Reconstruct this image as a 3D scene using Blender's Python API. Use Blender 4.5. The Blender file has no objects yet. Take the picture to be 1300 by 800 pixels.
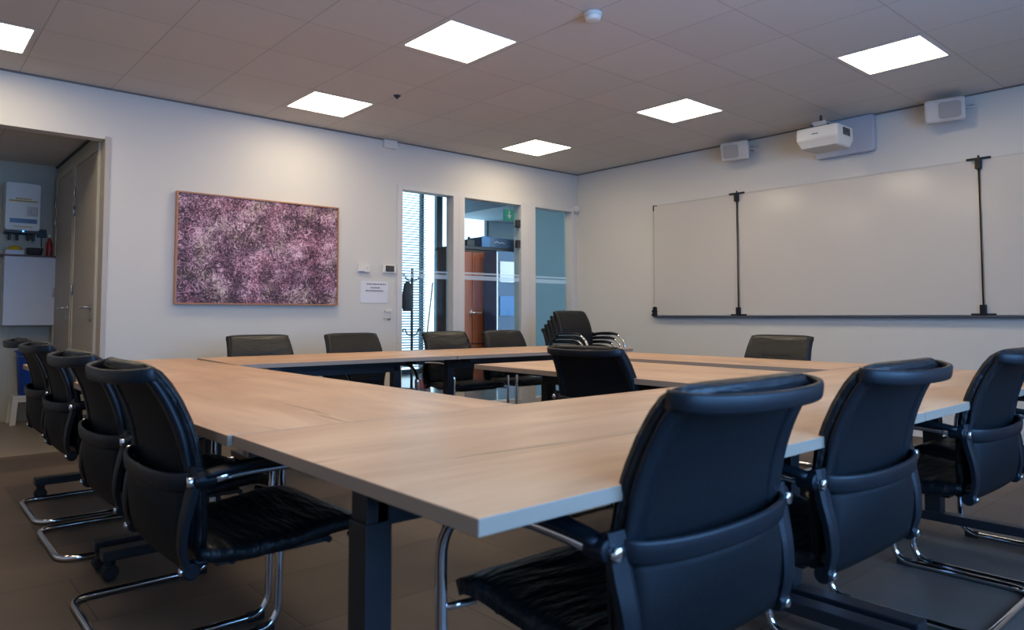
import bpy, bmesh, math, random
from mathutils import Vector, Matrix
random.seed(4)
PI = math.pi
S = bpy.context.scene
COL = S.collection

# ---------------------------------------------------------------- camera
cd = bpy.data.cameras.new('camera')
cam = bpy.data.objects.new('camera', cd); COL.objects.link(cam)
cd.sensor_width = 36.0; cd.lens = 911.03/1300*36.0; cd.shift_y = -(400-353.65)/1300
cd.clip_start = 0.05; cd.clip_end = 200
yaw, pitch, roll = 0.852720, 0.0515360, -0.0011346
F = Vector((math.cos(yaw)*math.cos(pitch), math.sin(yaw)*math.cos(pitch), math.sin(pitch)))
R0 = Vector((math.sin(yaw), -math.cos(yaw), 0)); U0 = R0.cross(F)
R = R0*math.cos(roll)+U0*math.sin(roll); U = U0*math.cos(roll)-R0*math.sin(roll)
M = Matrix((R, U, -F)).transposed().to_4x4(); M.translation = Vector((-6.57488, -6.26451, 1.02))
cam.matrix_world = M
cd.dof.use_dof = True; cd.dof.focus_distance = 4.6; cd.dof.aperture_fstop = 4.5
S.camera = cam

# ---------------------------------------------------------------- exposure, world, lights
S.view_settings.view_transform = 'Standard'; S.view_settings.look = 'None'
S.view_settings.exposure = 0.0; S.view_settings.gamma = 1.0; S.view_settings.use_curve_mapping = False
S.cycles.use_denoising = True; S.cycles.max_bounces = 8; S.cycles.diffuse_bounces = 5
S.cycles.glossy_bounces = 4; S.cycles.transparent_max_bounces = 12; S.cycles.sample_clamp_indirect = 4.0
S.cycles.caustics_reflective = False; S.cycles.caustics_refractive = False
H = 2.805
PANEL_STRENGTH = 16.5
DAY_COLOR = (0.02, 0.325, 1.0)
w = bpy.data.worlds.new('world'); S.world = w; w.use_nodes = True
bg = w.node_tree.nodes['Background']; bg.inputs[0].default_value = (0.72, 0.89, 1.0, 1); bg.inputs[1].default_value = 3.0

def area_light(name, loc, rot, sx, sy, power, color):
    l = bpy.data.lights.new(name, 'AREA'); l.shape = 'RECTANGLE'; l.size = sx; l.size_y = sy
    l.energy = power; l.color = color
    o = bpy.data.objects.new(name, l); COL.objects.link(o); o.location = loc; o.rotation_euler = rot
    return o
# daylight through the two windows of the south wall (behind the photographer)
area_light('daylight_south_west', (-5.75, -7.55, 1.50), (PI/2, 0, 0), 1.7, 1.5, 76, DAY_COLOR)
area_light('daylight_south_east', (-3.85, -7.55, 1.50), (PI/2, 0, 0), 1.7, 1.5, 76, DAY_COLOR)

# ---------------------------------------------------------------- materials
MATS = {}
def srgb(r, g, b):
    f = lambda c: (c/255/12.92) if c/255 <= 0.04045 else ((c/255+0.055)/1.055)**2.4
    return (f(r), f(g), f(b), 1)
def mat(name, color, rough=0.5, metal=0.0, noise=0.0, nscale=8.0, bump=0.0, bscale=60.0, emit=0.0, coat=0.0, spec=0.5, nstretch=(1, 1, 1)):
    m = bpy.data.materials.new(name); m.use_nodes = True; MATS[name] = m
    nt = m.node_tree; b = nt.nodes['Principled BSDF']
    b.inputs['Base Color'].default_value = color; b.inputs['Roughness'].default_value = rough
    b.inputs['Metallic'].default_value = metal; b.inputs['Specular IOR Level'].default_value = spec
    b.inputs['Coat Weight'].default_value = coat
    tc = nt.nodes.new('ShaderNodeTexCoord'); mp = nt.nodes.new('ShaderNodeMapping')
    mp.inputs['Scale'].default_value = nstretch
    nt.links.new(tc.outputs['Object'], mp.inputs[0])
    if noise > 0:
        n = nt.nodes.new('ShaderNodeTexNoise'); n.inputs['Scale'].default_value = nscale; n.inputs['Detail'].default_value = 4
        nt.links.new(mp.outputs[0], n.inputs[0])
        mx = nt.nodes.new('ShaderNodeMix'); mx.data_type = 'RGBA'
        mx.inputs[6].default_value = tuple(c*(1-noise) for c in color[:3])+(1,)
        mx.inputs[7].default_value = tuple(min(1, c*(1+noise)) for c in color[:3])+(1,)
        nt.links.new(n.outputs[0], mx.inputs[0]); nt.links.new(mx.outputs[2], b.inputs['Base Color'])
    if bump > 0:
        n2 = nt.nodes.new('ShaderNodeTexNoise'); n2.inputs['Scale'].default_value = bscale; n2.inputs['Detail'].default_value = 3
        nt.links.new(mp.outputs[0], n2.inputs[0])
        bp = nt.nodes.new('ShaderNodeBump'); bp.inputs['Strength'].default_value = bump; bp.inputs['Distance'].default_value = 0.012 if bscale < 10 else 0.004
        nt.links.new(n2.outputs[0], bp.inputs['Height']); nt.links.new(bp.outputs[0], b.inputs['Normal'])
    if emit > 0:
        b.inputs['Emission Color'].default_value = color; b.inputs['Emission Strength'].default_value = emit
    return m
wallm = mat('wall_paint', srgb(216, 211, 202), 0.75, bump=0.15, bscale=180)
white_frame = mat('white_frame', srgb(218, 214, 208), 0.4, noise=0.02)
plastic_w = mat('white_plastic', srgb(226, 222, 212), 0.4, noise=0.02)
plastic_g = mat('grey_plastic', srgb(190, 186, 182), 0.5, noise=0.04)
grille_m = mat('speaker_grille', srgb(158, 154, 150), 0.7, bump=0.5, bscale=400)
black_pl = mat('black_plastic', srgb(20, 24, 29), 0.42, bump=0.12, bscale=500, spec=0.3)
leather = mat('black_leather', srgb(19, 20, 22), 0.44, bump=1.0, bscale=7, nstretch=(1, 4.5, 2.5), spec=0.4, noise=0.12)
mesh_b = mat('black_back_fabric', srgb(12, 14, 18), 0.6, bump=0.25, bscale=300, noise=0.08, spec=0.22)
chrome = mat('chrome', (0.78, 0.78, 0.80, 1), 0.10, 1.0, noise=0.02)
steel = mat('brushed_steel', (0.55, 0.55, 0.56, 1), 0.3, 1.0, noise=0.04)
blk_metal = mat('black_metal', srgb(26, 28, 32), 0.45, bump=0.1, bscale=300, spec=0.5)
rubber = mat('rubber', srgb(24, 24, 25), 0.7, noise=0.05)
copper = mat('copper_frame_wood', srgb(178, 124, 84), 0.42, noise=0.2, nscale=20)
door_m = mat('door_paint', srgb(184, 174, 162), 0.5, noise=0.03)
alc_wall = mat('alcove_paint', srgb(196, 189, 172), 0.7, noise=0.03)
cab_white = mat('cabinet_white', srgb(206, 208, 214), 0.5, noise=0.02)
bucket_m = mat('blue_bucket_plastic', srgb(30, 86, 190), 0.4, noise=0.05)
yellow_m = mat('yellow_cloth', srgb(206, 170, 30), 0.8, noise=0.15)
amber_m = mat('amber_print', srgb(196, 160, 40), 0.6, noise=0.05)
red_m = mat('red_plastic', srgb(150, 34, 30), 0.4, noise=0.05)
dark_m = mat('dark_grey', srgb(52, 54, 60), 0.5, noise=0.1)
basket_m = mat('dark_wicker', srgb(70, 66, 64), 0.8, bump=0.8, bscale=90, noise=0.3, nscale=60)
screen_m = mat('grey_screen', srgb(72, 72, 74), 0.25, noise=0.05)
paper_m = mat('paper', srgb(226, 226, 230), 0.8, noise=0.01)
ink_m = mat('printed_ink', srgb(110, 110, 118), 0.8, noise=0.1)
bluestripe = mat('blue_stripe', srgb(90, 120, 170), 0.5, noise=0.05)
board_m = mat('whiteboard_enamel', srgb(206, 199, 189), 0.17, noise=0.01, nscale=2, spec=0.8)
tray_m = mat('anodised_tray', srgb(86, 94, 108), 0.35, 0.6, noise=0.05)
led_blue = mat('blue_led', (0.1, 0.4, 1.0, 1), 0.5, emit=3.0)
panel_m = mat('light_diffuser', (1.0, 0.84, 0.60, 1), 0.5, emit=PANEL_STRENGTH)
lino = mat('beige_lino', srgb(150, 138, 122), 0.35, noise=0.06, nscale=5)
hall_floor = mat('hall_grey_floor', srgb(120, 128, 136), 0.18, noise=0.08, nscale=5)
teal_m = mat('teal_panel', srgb(60, 84, 94), 0.6, noise=0.08, nscale=2)
blue_m = mat('blue_panel', srgb(70, 120, 176), 0.5, noise=0.05)
navy_m = mat('navy_cabinet', srgb(58, 86, 120), 0.3, noise=0.15, nscale=4)
redwood = mat('red_brown_wood', srgb(176, 90, 56), 0.4, noise=0.3, nscale=6, nstretch=(6, 6, 0.6))
brick_m = mat('brown_wood_dark', srgb(96, 60, 48), 0.5, noise=0.3, nscale=10)
blind_m = mat('blind_slat', srgb(120, 150, 172), 0.5, noise=0.05)
green_m = mat('green_sign', srgb(40, 150, 120), 0.5, emit=0.25)
coat_m = mat('dark_coat', srgb(44, 52, 62), 0.8, noise=0.2)
hall_wall = mat('hall_wall', srgb(150, 170, 184), 0.7, noise=0.04)

def glass_mat(name, tint, gl=0.08, frost=0.0):
    m = bpy.data.materials.new(name); m.use_nodes = True; nt = m.node_tree
    for n in list(nt.nodes): nt.nodes.remove(n)
    out = nt.nodes.new('ShaderNodeOutputMaterial'); tr = nt.nodes.new('ShaderNodeBsdfTransparent'); tr.inputs[0].default_value = tint
    g = nt.nodes.new('ShaderNodeBsdfGlossy'); g.inputs['Roughness'].default_value = 0.02; g.inputs[0].default_value = (1, 1, 1, 1)
    fr = nt.nodes.new('ShaderNodeFresnel'); fr.inputs[0].default_value = 1.45
    mx = nt.nodes.new('ShaderNodeMixShader')
    ge = nt.nodes.new('ShaderNodeNewGeometry'); fm = nt.nodes.new('ShaderNodeMath'); fm.operation = 'MULTIPLY'; inv = nt.nodes.new('ShaderNodeMath'); inv.operation = 'SUBTRACT'; inv.inputs[0].default_value = 1.0
    nt.links.new(ge.outputs['Backfacing'], inv.inputs[1]); nt.links.new(inv.outputs[0], fm.inputs[0]); nt.links.new(fr.outputs[0], fm.inputs[1])
    nt.links.new(fm.outputs[0], mx.inputs[0]); nt.links.new(tr.outputs[0], mx.inputs[1]); nt.links.new(g.outputs[0], mx.inputs[2])
    last = mx
    if frost > 0:
        d = nt.nodes.new('ShaderNodeBsdfTranslucent'); d.inputs[0].default_value = (0.9, 0.95, 1, 1)
        d2 = nt.nodes.new('ShaderNodeBsdfDiffuse'); d2.inputs[0].default_value = (0.8, 0.86, 0.9, 1)
        a = nt.nodes.new('ShaderNodeAddShader'); nt.links.new(d.outputs[0], a.inputs[0]); nt.links.new(d2.outputs[0], a.inputs[1])
        m2 = nt.nodes.new('ShaderNodeMixShader'); m2.inputs[0].default_value = frost
        nt.links.new(mx.outputs[0], m2.inputs[1]); nt.links.new(a.outputs[0], m2.inputs[2]); last = m2
    nt.links.new(last.outputs[0], out.inputs[0]); MATS[name] = m
    return m
glass = glass_mat('clear_glass', (0.86, 0.95, 0.99, 1))
frost = glass_mat('frosted_film', (0.9, 0.96, 1, 1), frost=0.2)

def wood_material(name, edge=False):
    m = bpy.data.materials.new(name); m.use_nodes = True; nt = m.node_tree; b = nt.nodes['Principled BSDF']
    tc = nt.nodes.new('ShaderNodeTexCoord'); oi = nt.nodes.new('ShaderNodeObjectInfo')
    ad = nt.nodes.new('ShaderNodeVectorMath'); ad.operation = 'ADD'
    sc = nt.nodes.new('ShaderNodeVectorMath'); sc.operation = 'SCALE'; sc.inputs[3].default_value = 37.0
    nt.links.new(oi.outputs['Random'], sc.inputs[0]); nt.links.new(tc.outputs['Object'], ad.inputs[0]); nt.links.new(sc.outputs[0], ad.inputs[1])
    def noise(scale, st, det=5, dist=0.0):
        mp = nt.nodes.new('ShaderNodeMapping'); mp.inputs['Scale'].default_value = st
        n = nt.nodes.new('ShaderNodeTexNoise'); n.inputs['Scale'].default_value = scale; n.inputs['Detail'].default_value = det
        n.inputs['Distortion'].default_value = dist
        nt.links.new(ad.outputs[0], mp.inputs[0]); nt.links.new(mp.outputs[0], n.inputs[0]); return n
    n1 = noise(2.6, (0.5, 2.4, 1), 6, 1.0); n2 = noise(24, (0.12, 3.0, 1), 4); n3 = noise(2.2, (0.45, 7.0, 1), 3, 1.2)
    r = nt.nodes.new('ShaderNodeValToRGB'); e = r.color_ramp.elements
    e[0].position = 0.30; e[0].color = srgb(200, 153, 114); e[1].position = 0.72; e[1].color = srgb(230, 188, 148)
    nt.links.new(n1.outputs[0], r.inputs[0])
    mx = nt.nodes.new('ShaderNodeMix'); mx.data_type = 'RGBA'; mx.blend_type = 'MULTIPLY'; mx.inputs[0].default_value = 0.16
    nt.links.new(r.outputs[0], mx.inputs[6]); nt.links.new(n2.outputs[0], mx.inputs[7])
    # a few long dark cracks
    r3 = nt.nodes.new('ShaderNodeValToRGB'); q = r3.color_ramp.elements
    q[0].position = 0.28; q[0].color = (0.45, 0.36, 0.3, 1); q[1].position = 0.315; q[1].color = (1, 1, 1, 1)
    nt.links.new(n3.outputs[0], r3.inputs[0])
    m3 = nt.nodes.new('ShaderNodeMix'); m3.data_type = 'RGBA'; m3.blend_type = 'MULTIPLY'; m3.inputs[0].default_value = 0.7
    nt.links.new(mx.outputs[2], m3.inputs[6]); nt.links.new(r3.outputs[0], m3.inputs[7])
    nt.links.new(m3.outputs[2], b.inputs['Base Color'])
    b.inputs['Roughness'].default_value = 0.38; b.inputs['Specular IOR Level'].default_value = 0.45
    bp = nt.nodes.new('ShaderNodeBump'); bp.inputs['Strength'].default_value = 0.12; bp.inputs['Distance'].default_value = 0.002
    nt.links.new(n2.outputs[0], bp.inputs['Height']); nt.links.new(bp.outputs[0], b.inputs['Normal'])
    return m
wood = wood_material('oak_veneer')
edge_m = mat('oak_edge_band', srgb(160, 138, 118), 0.5, noise=0.08, nscale=12, nstretch=(0.3, 0.3, 6))

def floor_material():
    m = bpy.data.materials.new('brown_floor_planks'); m.use_nodes = True; nt = m.node_tree; b = nt.nodes['Principled BSDF']
    tc = nt.nodes.new('ShaderNodeTexCoord')
    br = nt.nodes.new('ShaderNodeTexBrick'); br.offset = 0.5; br.inputs['Scale'].default_value = 1.0
    br.inputs['Brick Width'].default_value = 1.0; br.inputs['Row Height'].default_value = 0.5
    br.inputs['Mortar Size'].default_value = 0.002; br.inputs['Bias'].default_value = 0.0
    br.inputs['Color1'].default_value = srgb(106, 92, 81); br.inputs['Color2'].default_value = srgb(84, 73, 65); br.inputs['Mortar'].default_value = srgb(60, 50, 44)
    nt.links.new(tc.outputs['Object'], br.inputs[0])
    n = nt.nodes.new('ShaderNodeTexNoise'); n.inputs['Scale'].default_value = 3.5; n.inputs['Detail'].default_value = 6
    nt.links.new(tc.outputs['Object'], n.inputs[0])
    mx = nt.nodes.new('ShaderNodeMix'); mx.data_type = 'RGBA'; mx.blend_type = 'MULTIPLY'; mx.inputs[0].default_value = 0.5
    rr = nt.nodes.new('ShaderNodeValToRGB'); rr.color_ramp.elements[0].position = 0.3; rr.color_ramp.elements[0].color = (0.6, 0.58, 0.56, 1); rr.color_ramp.elements[1].position = 0.7
    nt.links.new(n.outputs[0], rr.inputs[0]); nt.links.new(br.outputs[0], mx.inputs[6]); nt.links.new(rr.outputs[0], mx.inputs[7])
    nt.links.new(mx.outputs[2], b.inputs['Base Color']); b.inputs['Roughness'].default_value = 0.55; b.inputs['Specular IOR Level'].default_value = 0.3
    return m
floor_m = floor_material()

def ceiling_material(base, ox, oy):
    m = bpy.data.materials.new('ceiling_tiles'); m.use_nodes = True; nt = m.node_tree; b = nt.nodes['Principled BSDF']
    tc = nt.nodes.new('ShaderNodeTexCoord'); mp = nt.nodes.new('ShaderNodeMapping'); mp.inputs['Location'].default_value = (ox, oy, 0)
    nt.links.new(tc.outputs['Object'], mp.inputs[0])
    br = nt.nodes.new('ShaderNodeTexBrick'); br.offset = 0.0; br.inputs['Scale'].default_value = 1.0
    br.inputs['Brick Width'].default_value = 0.6; br.inputs['Row Height'].default_value = 0.6
    br.inputs['Mortar Size'].default_value = 0.004; br.inputs['Mortar Smooth'].default_value = 0.1
    c = base; br.inputs['Color1'].default_value = c; br.inputs['Color2'].default_value = tuple(x*0.955 for x in c[:3])+(1,)
    br.inputs['Mortar'].default_value = tuple(min(1, x*0.72) for x in c[:3])+(1,)
    nt.links.new(mp.outputs[0], br.inputs[0]); nt.links.new(br.outputs[0], b.inputs['Base Color'])
    b.inputs['Roughness'].default_value = 0.85
    bp = nt.nodes.new('ShaderNodeBump'); bp.inputs['Strength'].default_value = 0.5; bp.inputs['Distance'].default_value = 0.004; bp.invert = True
    nt.links.new(br.outputs['Fac'], bp.inputs['Height']); nt.links.new(bp.outputs[0], b.inputs['Normal'])
    return m
ceil_m = ceiling_material(srgb(214, 207, 198), 4.69, 1.03)

def painting_material():
    m = bpy.data.materials.new('heather_painting'); m.use_nodes = True; nt = m.node_tree; b = nt.nodes['Principled BSDF']
    tc = nt.nodes.new('ShaderNodeTexCoord')
    def N(scale, det=4, dist=0.0, rough=0.6):
        n = nt.nodes.new('ShaderNodeTexNoise'); n.inputs['Scale'].default_value = scale; n.inputs['Detail'].default_value = det
        n.inputs['Distortion'].default_value = dist; n.inputs['Roughness'].default_value = rough
        nt.links.new(tc.outputs['Object'], n.inputs[0]); return n
    big = N(5.0, 4); fine = N(19, 5, 3.5, 0.72); hue = N(3.2, 2, 0.4)
    ramp = nt.nodes.new('ShaderNodeValToRGB'); el = ramp.color_ramp.elements
    el[0].position = 0.38; el[0].color = srgb(44, 28, 38); el[1].position = 0.64; el[1].color = srgb(234, 206, 214)
    x = el.new(0.47); x.color = srgb(104, 74, 88); x = el.new(0.54); x.color = srgb(168, 124, 144)
    addn = nt.nodes.new('ShaderNodeMath'); addn.operation = 'MULTIPLY_ADD'; addn.inputs[1].default_value = 0.5
    sub = nt.nodes.new('ShaderNodeMath'); sub.operation = 'SUBTRACT'; sub.inputs[1].default_value = 0.252
    nt.links.new(big.outputs[0], addn.inputs[0]); nt.links.new(fine.outputs[0], addn.inputs[2]); nt.links.new(addn.outputs[0], sub.inputs[0])
    nt.links.new(sub.outputs[0], ramp.inputs[0])
    hr = nt.nodes.new('ShaderNodeValToRGB'); h = hr.color_ramp.elements
    h[0].position = 0.36; h[0].color = (0.80, 1.0, 0.62, 1); h[1].position = 0.62; h[1].color = (1.0, 0.66, 0.76, 1)
    x = h.new(0.48); x.color = (0.95, 0.9, 1.0, 1)
    nt.links.new(hue.outputs[0], hr.inputs[0])
    mx = nt.nodes.new('ShaderNodeMix'); mx.data_type = 'RGBA'; mx.blend_type = 'MULTIPLY'; mx.inputs[0].default_value = 0.55
    nt.links.new(ramp.outputs[0], mx.inputs[6]); nt.links.new(hr.outputs[0], mx.inputs[7])
    nt.links.new(mx.outputs[2], b.inputs['Base Color']); b.inputs['Roughness'].default_value = 0.6
    return m
paint_m = painting_material()

# ---------------------------------------------------------------- mesh helpers
def nb(): return bmesh.new()
def finish(bm, name, m, parent=None, smooth=False, bevel=0.0, kind=None, loc=None, mats=None):
    me = bpy.data.meshes.new(name)
    bmesh.ops.recalc_face_normals(bm, faces=bm.faces)
    bm.to_mesh(me); bm.free()
    for mm in (mats or [m]): me.materials.append(mm)
    o = bpy.data.objects.new(name, me); COL.objects.link(o)
    if smooth:
        for p in me.polygons: p.use_smooth = True
    if bevel > 0:
        bv = o.modifiers.new('bevel', 'BEVEL'); bv.width = bevel; bv.segments = 2; bv.limit_method = 'ANGLE'; bv.angle_limit = 0.7
    if parent: o.parent = parent
    if kind: o['kind'] = kind
    if loc: o.location = loc
    return o
def box(bm, x0, x1, y0, y1, z0, z1, mi=0, rot=None):
    g = bmesh.ops.create_cube(bm, size=1.0)
    for v in g['verts']:
        v.co = Vector(((x0+x1)/2+v.co.x*(x1-x0), (y0+y1)/2+v.co.y*(y1-y0), (z0+z1)/2+v.co.z*(z1-z0)))
    if rot: bmesh.ops.transform(bm, matrix=rot, verts=g['verts'])
    for f in {f for v in g['verts'] for f in v.link_faces}: f.material_index = mi
    return g['verts']
def catmull(pts, n=6, closed=False):
    P = [Vector(p) for p in pts]; out = []
    m = len(P)
    rng = range(m) if closed else range(m-1)
    for i in rng:
        if closed: a, b, c, d = P[i-1], P[i], P[(i+1) % m], P[(i+2) % m]
        else: a, b, c, d = P[max(i-1, 0)], P[i], P[i+1], P[min(i+2, m-1)]
        for k in range(n):
            t = k/n
            out.append(0.5*((2*b)+(c-a)*t+(2*a-5*b+4*c-d)*t*t+(3*b-a-3*c+d)*t**3))
    if not closed: out.append(P[-1])
    return out
def fillet(pts, r, n=5):
    P = [Vector(p) for p in pts]; out = [P[0]]
    for i in range(1, len(P)-1):
        a, b, c = P[i-1], P[i], P[i+1]
        rr = r[i] if isinstance(r, (list, tuple)) else r
        d1 = (a-b); d2 = (c-b); k = min(rr, d1.length*0.49, d2.length*0.49)
        p = b+d1.normalized()*k; q = b+d2.normalized()*k
        for j in range(n+1):
            t = j/n; out.append(p*(1-t)**2+b*2*t*(1-t)+q*t*t)
    out.append(P[-1]); return out
def sweep(bm, path, prof, up=Vector((0, 0, 1)), closed=False, scale=None, cap=True):
    """prof: list of (side, up) offsets; parallel frame kept by 'up' where possible"""
    P = [Vector(p) for p in path]; rings = []; m = len(P); last = None
    for i, p in enumerate(P):
        if closed: t = (P[(i+1) % m]-P[i-1])
        else: t = P[min(i+1, m-1)]-P[max(i-1, 0)]
        t.normalize()
        if last is None:
            s = t.cross(up)
            if s.length < 1e-3: s = t.cross(Vector((0, 1, 0)))
            if s.length < 1e-3: s = t.cross(Vector((1, 0, 0)))
        else: s = last-t*last.dot(t)
        s.normalize(); last = s; u = s.cross(t)
        k = scale[i] if scale else 1.0
        rings.append([bm.verts.new(p+s*a*k+u*b*k) for a, b in prof])
    n = len(prof)
    for i in range(m if closed else m-1):
        A, B = rings[i], rings[(i+1) % m]
        for j in range(n): bm.faces.new((A[j], A[(j+1) % n], B[(j+1) % n], B[j]))
    if cap and not closed:
        bm.faces.new(rings[0]); bm.faces.new(list(reversed(rings[-1])))
def circ(r, n=10, rz=None): return [(r*math.cos(2*PI*i/n), (rz or r)*math.sin(2*PI*i/n)) for i in range(n)]
def tube(bm, path, r, n=10, closed=False): sweep(bm, path, circ(r, n), closed=closed)
def lathe(bm, prof, n=24, c=(0, 0, 0), mtx=None):
    rings = []
    for r, z in prof:
        rings.append([bm.verts.new(Vector((c[0]+r*math.cos(2*PI*i/n), c[1]+r*math.sin(2*PI*i/n), c[2]+z))) for i in range(n)])
    for a, b in zip(rings, rings[1:]):
        for j in range(n): bm.faces.new((a[j], a[(j+1) % n], b[(j+1) % n], b[j]))
    bm.faces.new(list(reversed(rings[0]))); bm.faces.new(rings[-1])
    if mtx: bmesh.ops.transform(bm, matrix=mtx, verts=[v for r in rings for v in r])
def cyl(bm, c, axis, r, L, n=14):
    mtx = Matrix.Translation(c) @ Vector((0, 0, 1)).rotation_difference(Vector(axis)).to_matrix().to_4x4()
    lathe(bm, [(r*0.85, -L/2), (r, -L/2+r*0.15), (r, L/2-r*0.15), (r*0.85, L/2)], n, mtx=mtx)
def pillow(bm, fn, nu, nv, thick, power=6.0, nrm=1):
    """solid sheet: fn(u,v) with u,v in -1..1 gives the middle surface; thickness rounds off at the rim"""
    G = [[Vector(fn(-1+2*i/nu, -1+2*j/nv)) for j in range(nv+1)] for i in range(nu+1)]
    def N(i, j):
        a = G[min(i+1, nu)][j]-G[max(i-1, 0)][j]; b = G[i][min(j+1, nv)]-G[i][max(j-1, 0)]
        return a.cross(b).normalized()*nrm
    T = []; B = []
    for i in range(nu+1):
        T.append([]); B.append([])
        for j in range(nv+1):
            u, v = abs(-1+2*i/nu), abs(-1+2*j/nv)
            k = max(0.35, ((1-u**power)*(1-v**power)))**0.5
            n = N(i, j); T[i].append(bm.verts.new(G[i][j]+n*thick/2*k)); B[i].append(bm.verts.new(G[i][j]-n*thick/2*k))
    for i in range(nu):
        for j in range(nv):
            bm.faces.new((T[i][j], T[i+1][j], T[i+1][j+1], T[i][j+1])); bm.faces.new((B[i][j], B[i][j+1], B[i+1][j+1], B[i+1][j]))
    for i in range(nu):
        bm.faces.new((T[i][0], B[i][0], B[i+1][0], T[i+1][0])); bm.faces.new((T[i][nv], T[i+1][nv], B[i+1][nv], B[i][nv]))
    for j in range(nv):
        bm.faces.new((T[0][j], T[0][j+1], B[0][j+1], B[0][j])); bm.faces.new((T[nu][j], B[nu][j], B[nu][j+1], T[nu][j+1]))
def thing(name, label, cat, loc=(0, 0, 0), rz=0.0, group=None):
    o = bpy.data.objects.new(name, None); COL.objects.link(o); o.empty_display_size = 0.1
    o.location = loc; o.rotation_euler = (0, 0, rz); o['label'] = label; o['category'] = cat
    if group: o['group'] = group
    return o
def tag(o, label, cat, group=None):
    o['label'] = label; o['category'] = cat
    if group: o['group'] = group
    return o
def dup(root, loc, rz, label, group=None):
    r = root.copy(); COL.objects.link(r); r.location = loc; r.rotation_euler = (0, 0, rz); r['label'] = label
    if group: r['group'] = group
    for ch in list(root.children):
        c = ch.copy(); COL.objects.link(c); c.parent = r
        for g in list(ch.children):
            d = g.copy(); COL.objects.link(d); d.parent = c
    return r
def interp(tbl, t):
    for (a, va), (b, vb) in zip(tbl, tbl[1:]):
        if t <= b or (b, vb) == tbl[-1]:
            k = max(0.0, min(1.0, (t-a)/(b-a))); k = k
            return va+(vb-va)*k

# ---------------------------------------------------------------- room shell
WX, SY = -8.6, -7.4
bm = nb(); box(bm, WX, 0, SY, 0.11, -0.06, 0); finish(bm, 'floor', floor_m, kind='structure')
bm = nb()
# ceiling slab with holes for the light panels
LX = [-6.19, -3.79, -1.39]; LY = [-0.73, -2.56, -4.33]
HALF = 0.272
xs = sorted([WX, 0]+[x+s*HALF for x in LX for s in (-1, 1)]); ys = sorted([SY, 0]+[y+s*HALF for y in LY for s in (-1, 1)])
vg = [[bm.verts.new((x, y, H)) for y in ys] for x in xs]
for i in range(len(xs)-1):
    for j in range(len(ys)-1):
        if i % 2 == 1 and j % 2 == 1: continue
        bm.faces.new((vg[i][j], vg[i][j+1], vg[i+1][j+1], vg[i+1][j]))
g = bmesh.ops.extrude_face_region(bm, geom=bm.faces[:]); bmesh.ops.translate(bm, vec=(0, 0, 0.12), verts=[v for v in g['geom'] if isinstance(v, bmesh.types.BMVert)])
finish(bm, 'ceiling', ceil_m, kind='structure')
# north wall (painting, glazing, alcove opening)
AX = -5.285; OZ = 2.40          # alcove opening
GX0, GX1, GZ = -2.66, -0.07, 2.365
bm = nb()
T0, T1 = 0.0, 0.12
box(bm, WX, -7.3, T0, T1, 0, H+0.1)
box(bm, -7.3, AX, T0, T1, OZ, H+0.1)
box(bm, AX, GX0, T0, T1, 0, H+0.1)
box(bm, GX0, GX1, T0, T1, GZ, H+0.1)
box(bm, GX1, 0.0, T0, T1, 0, H+0.1)
finish(bm, 'wall_north', wallm, kind='structure')
bm = nb(); box(bm, 0, 0.12, SY, 0.12, 0, H+0.1); finish(bm, 'wall_east', wallm, kind='structure')
bm = nb(); box(bm, WX-0.12, WX, SY, 0.12, 0, H+0.1); finish(bm, 'wall_west', wallm, kind='structure')
bm = nb()
box(bm, WX, 0, SY-0.15, SY, 0, 0.8); box(bm, WX, 0, SY-0.15, SY, 2.3, H+0.1)
for a, b in ((WX, -6.65), (-4.85, -4.75), (-2.95, 0)): box(bm, a, b, SY-0.15, SY, 0.8, 2.3)
finish(bm, 'wall_south', wallm, kind='structure')
# thin dark shadow-gap strip where walls meet the ceiling
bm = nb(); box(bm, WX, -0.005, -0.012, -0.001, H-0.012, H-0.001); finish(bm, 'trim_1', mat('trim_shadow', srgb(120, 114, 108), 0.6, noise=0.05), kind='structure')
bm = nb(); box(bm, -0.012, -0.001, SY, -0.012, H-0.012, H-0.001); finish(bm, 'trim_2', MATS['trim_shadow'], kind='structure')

# ---- light panels
proto = None
wh = {(-6.19, -0.73): 'square ceiling light panel above the alcove opening, cut by left edge',
      (-3.79, -0.73): 'square ceiling light panel above the painting, near the left wall',
      (-1.39, -0.73): 'smallest square ceiling light panel, above the glass door near the room corner',
      (-3.79, -2.56): 'largest square ceiling light panel, beside the smoke detector',
      (-1.39, -2.56): 'square ceiling light panel nearest the left wall speaker',
      (-1.39, -4.33): 'square ceiling light panel at the right, above the wide middle whiteboard'}
for x in LX:
    for y in LY:
        lab = wh.get((x, y), 'square ceiling light panel over the near table, above the frame' if x > -5 else 'square light panel added over the closest left chair to warm the near table, above the frame' if y < -4 else 'square ceiling light panel left of the largest one, above the frame')  # the one over the closest left chair is added to warm the table
        if proto is None:
            proto = thing('ceiling_light', lab, 'ceiling light', (x, y, H), 0, 'recessed ceiling light panels')
            bm = nb(); box(bm, -HALF+.004, HALF-.004, -HALF+.004, HALF-.004, 0.004, 0.014); finish(bm, 'diffuser', panel_m, proto)
            bm = nb()
            for a in (0, 1):
                for s in (-1, 1):
                    q = (s*HALF-.012*(s > 0)+.0, s*HALF+.012*(s < 0)); lo, hi = min(q), max(q)
                    if a == 0: box(bm, lo, hi, -HALF, HALF, -0.003, 0.02)
                    else: box(bm, -HALF+.012, HALF-.012, lo, hi, -0.003, 0.02)
            finish(bm, 'frame', white_frame, proto)
        else: dup(proto, (x, y, H), 0, lab)

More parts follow.
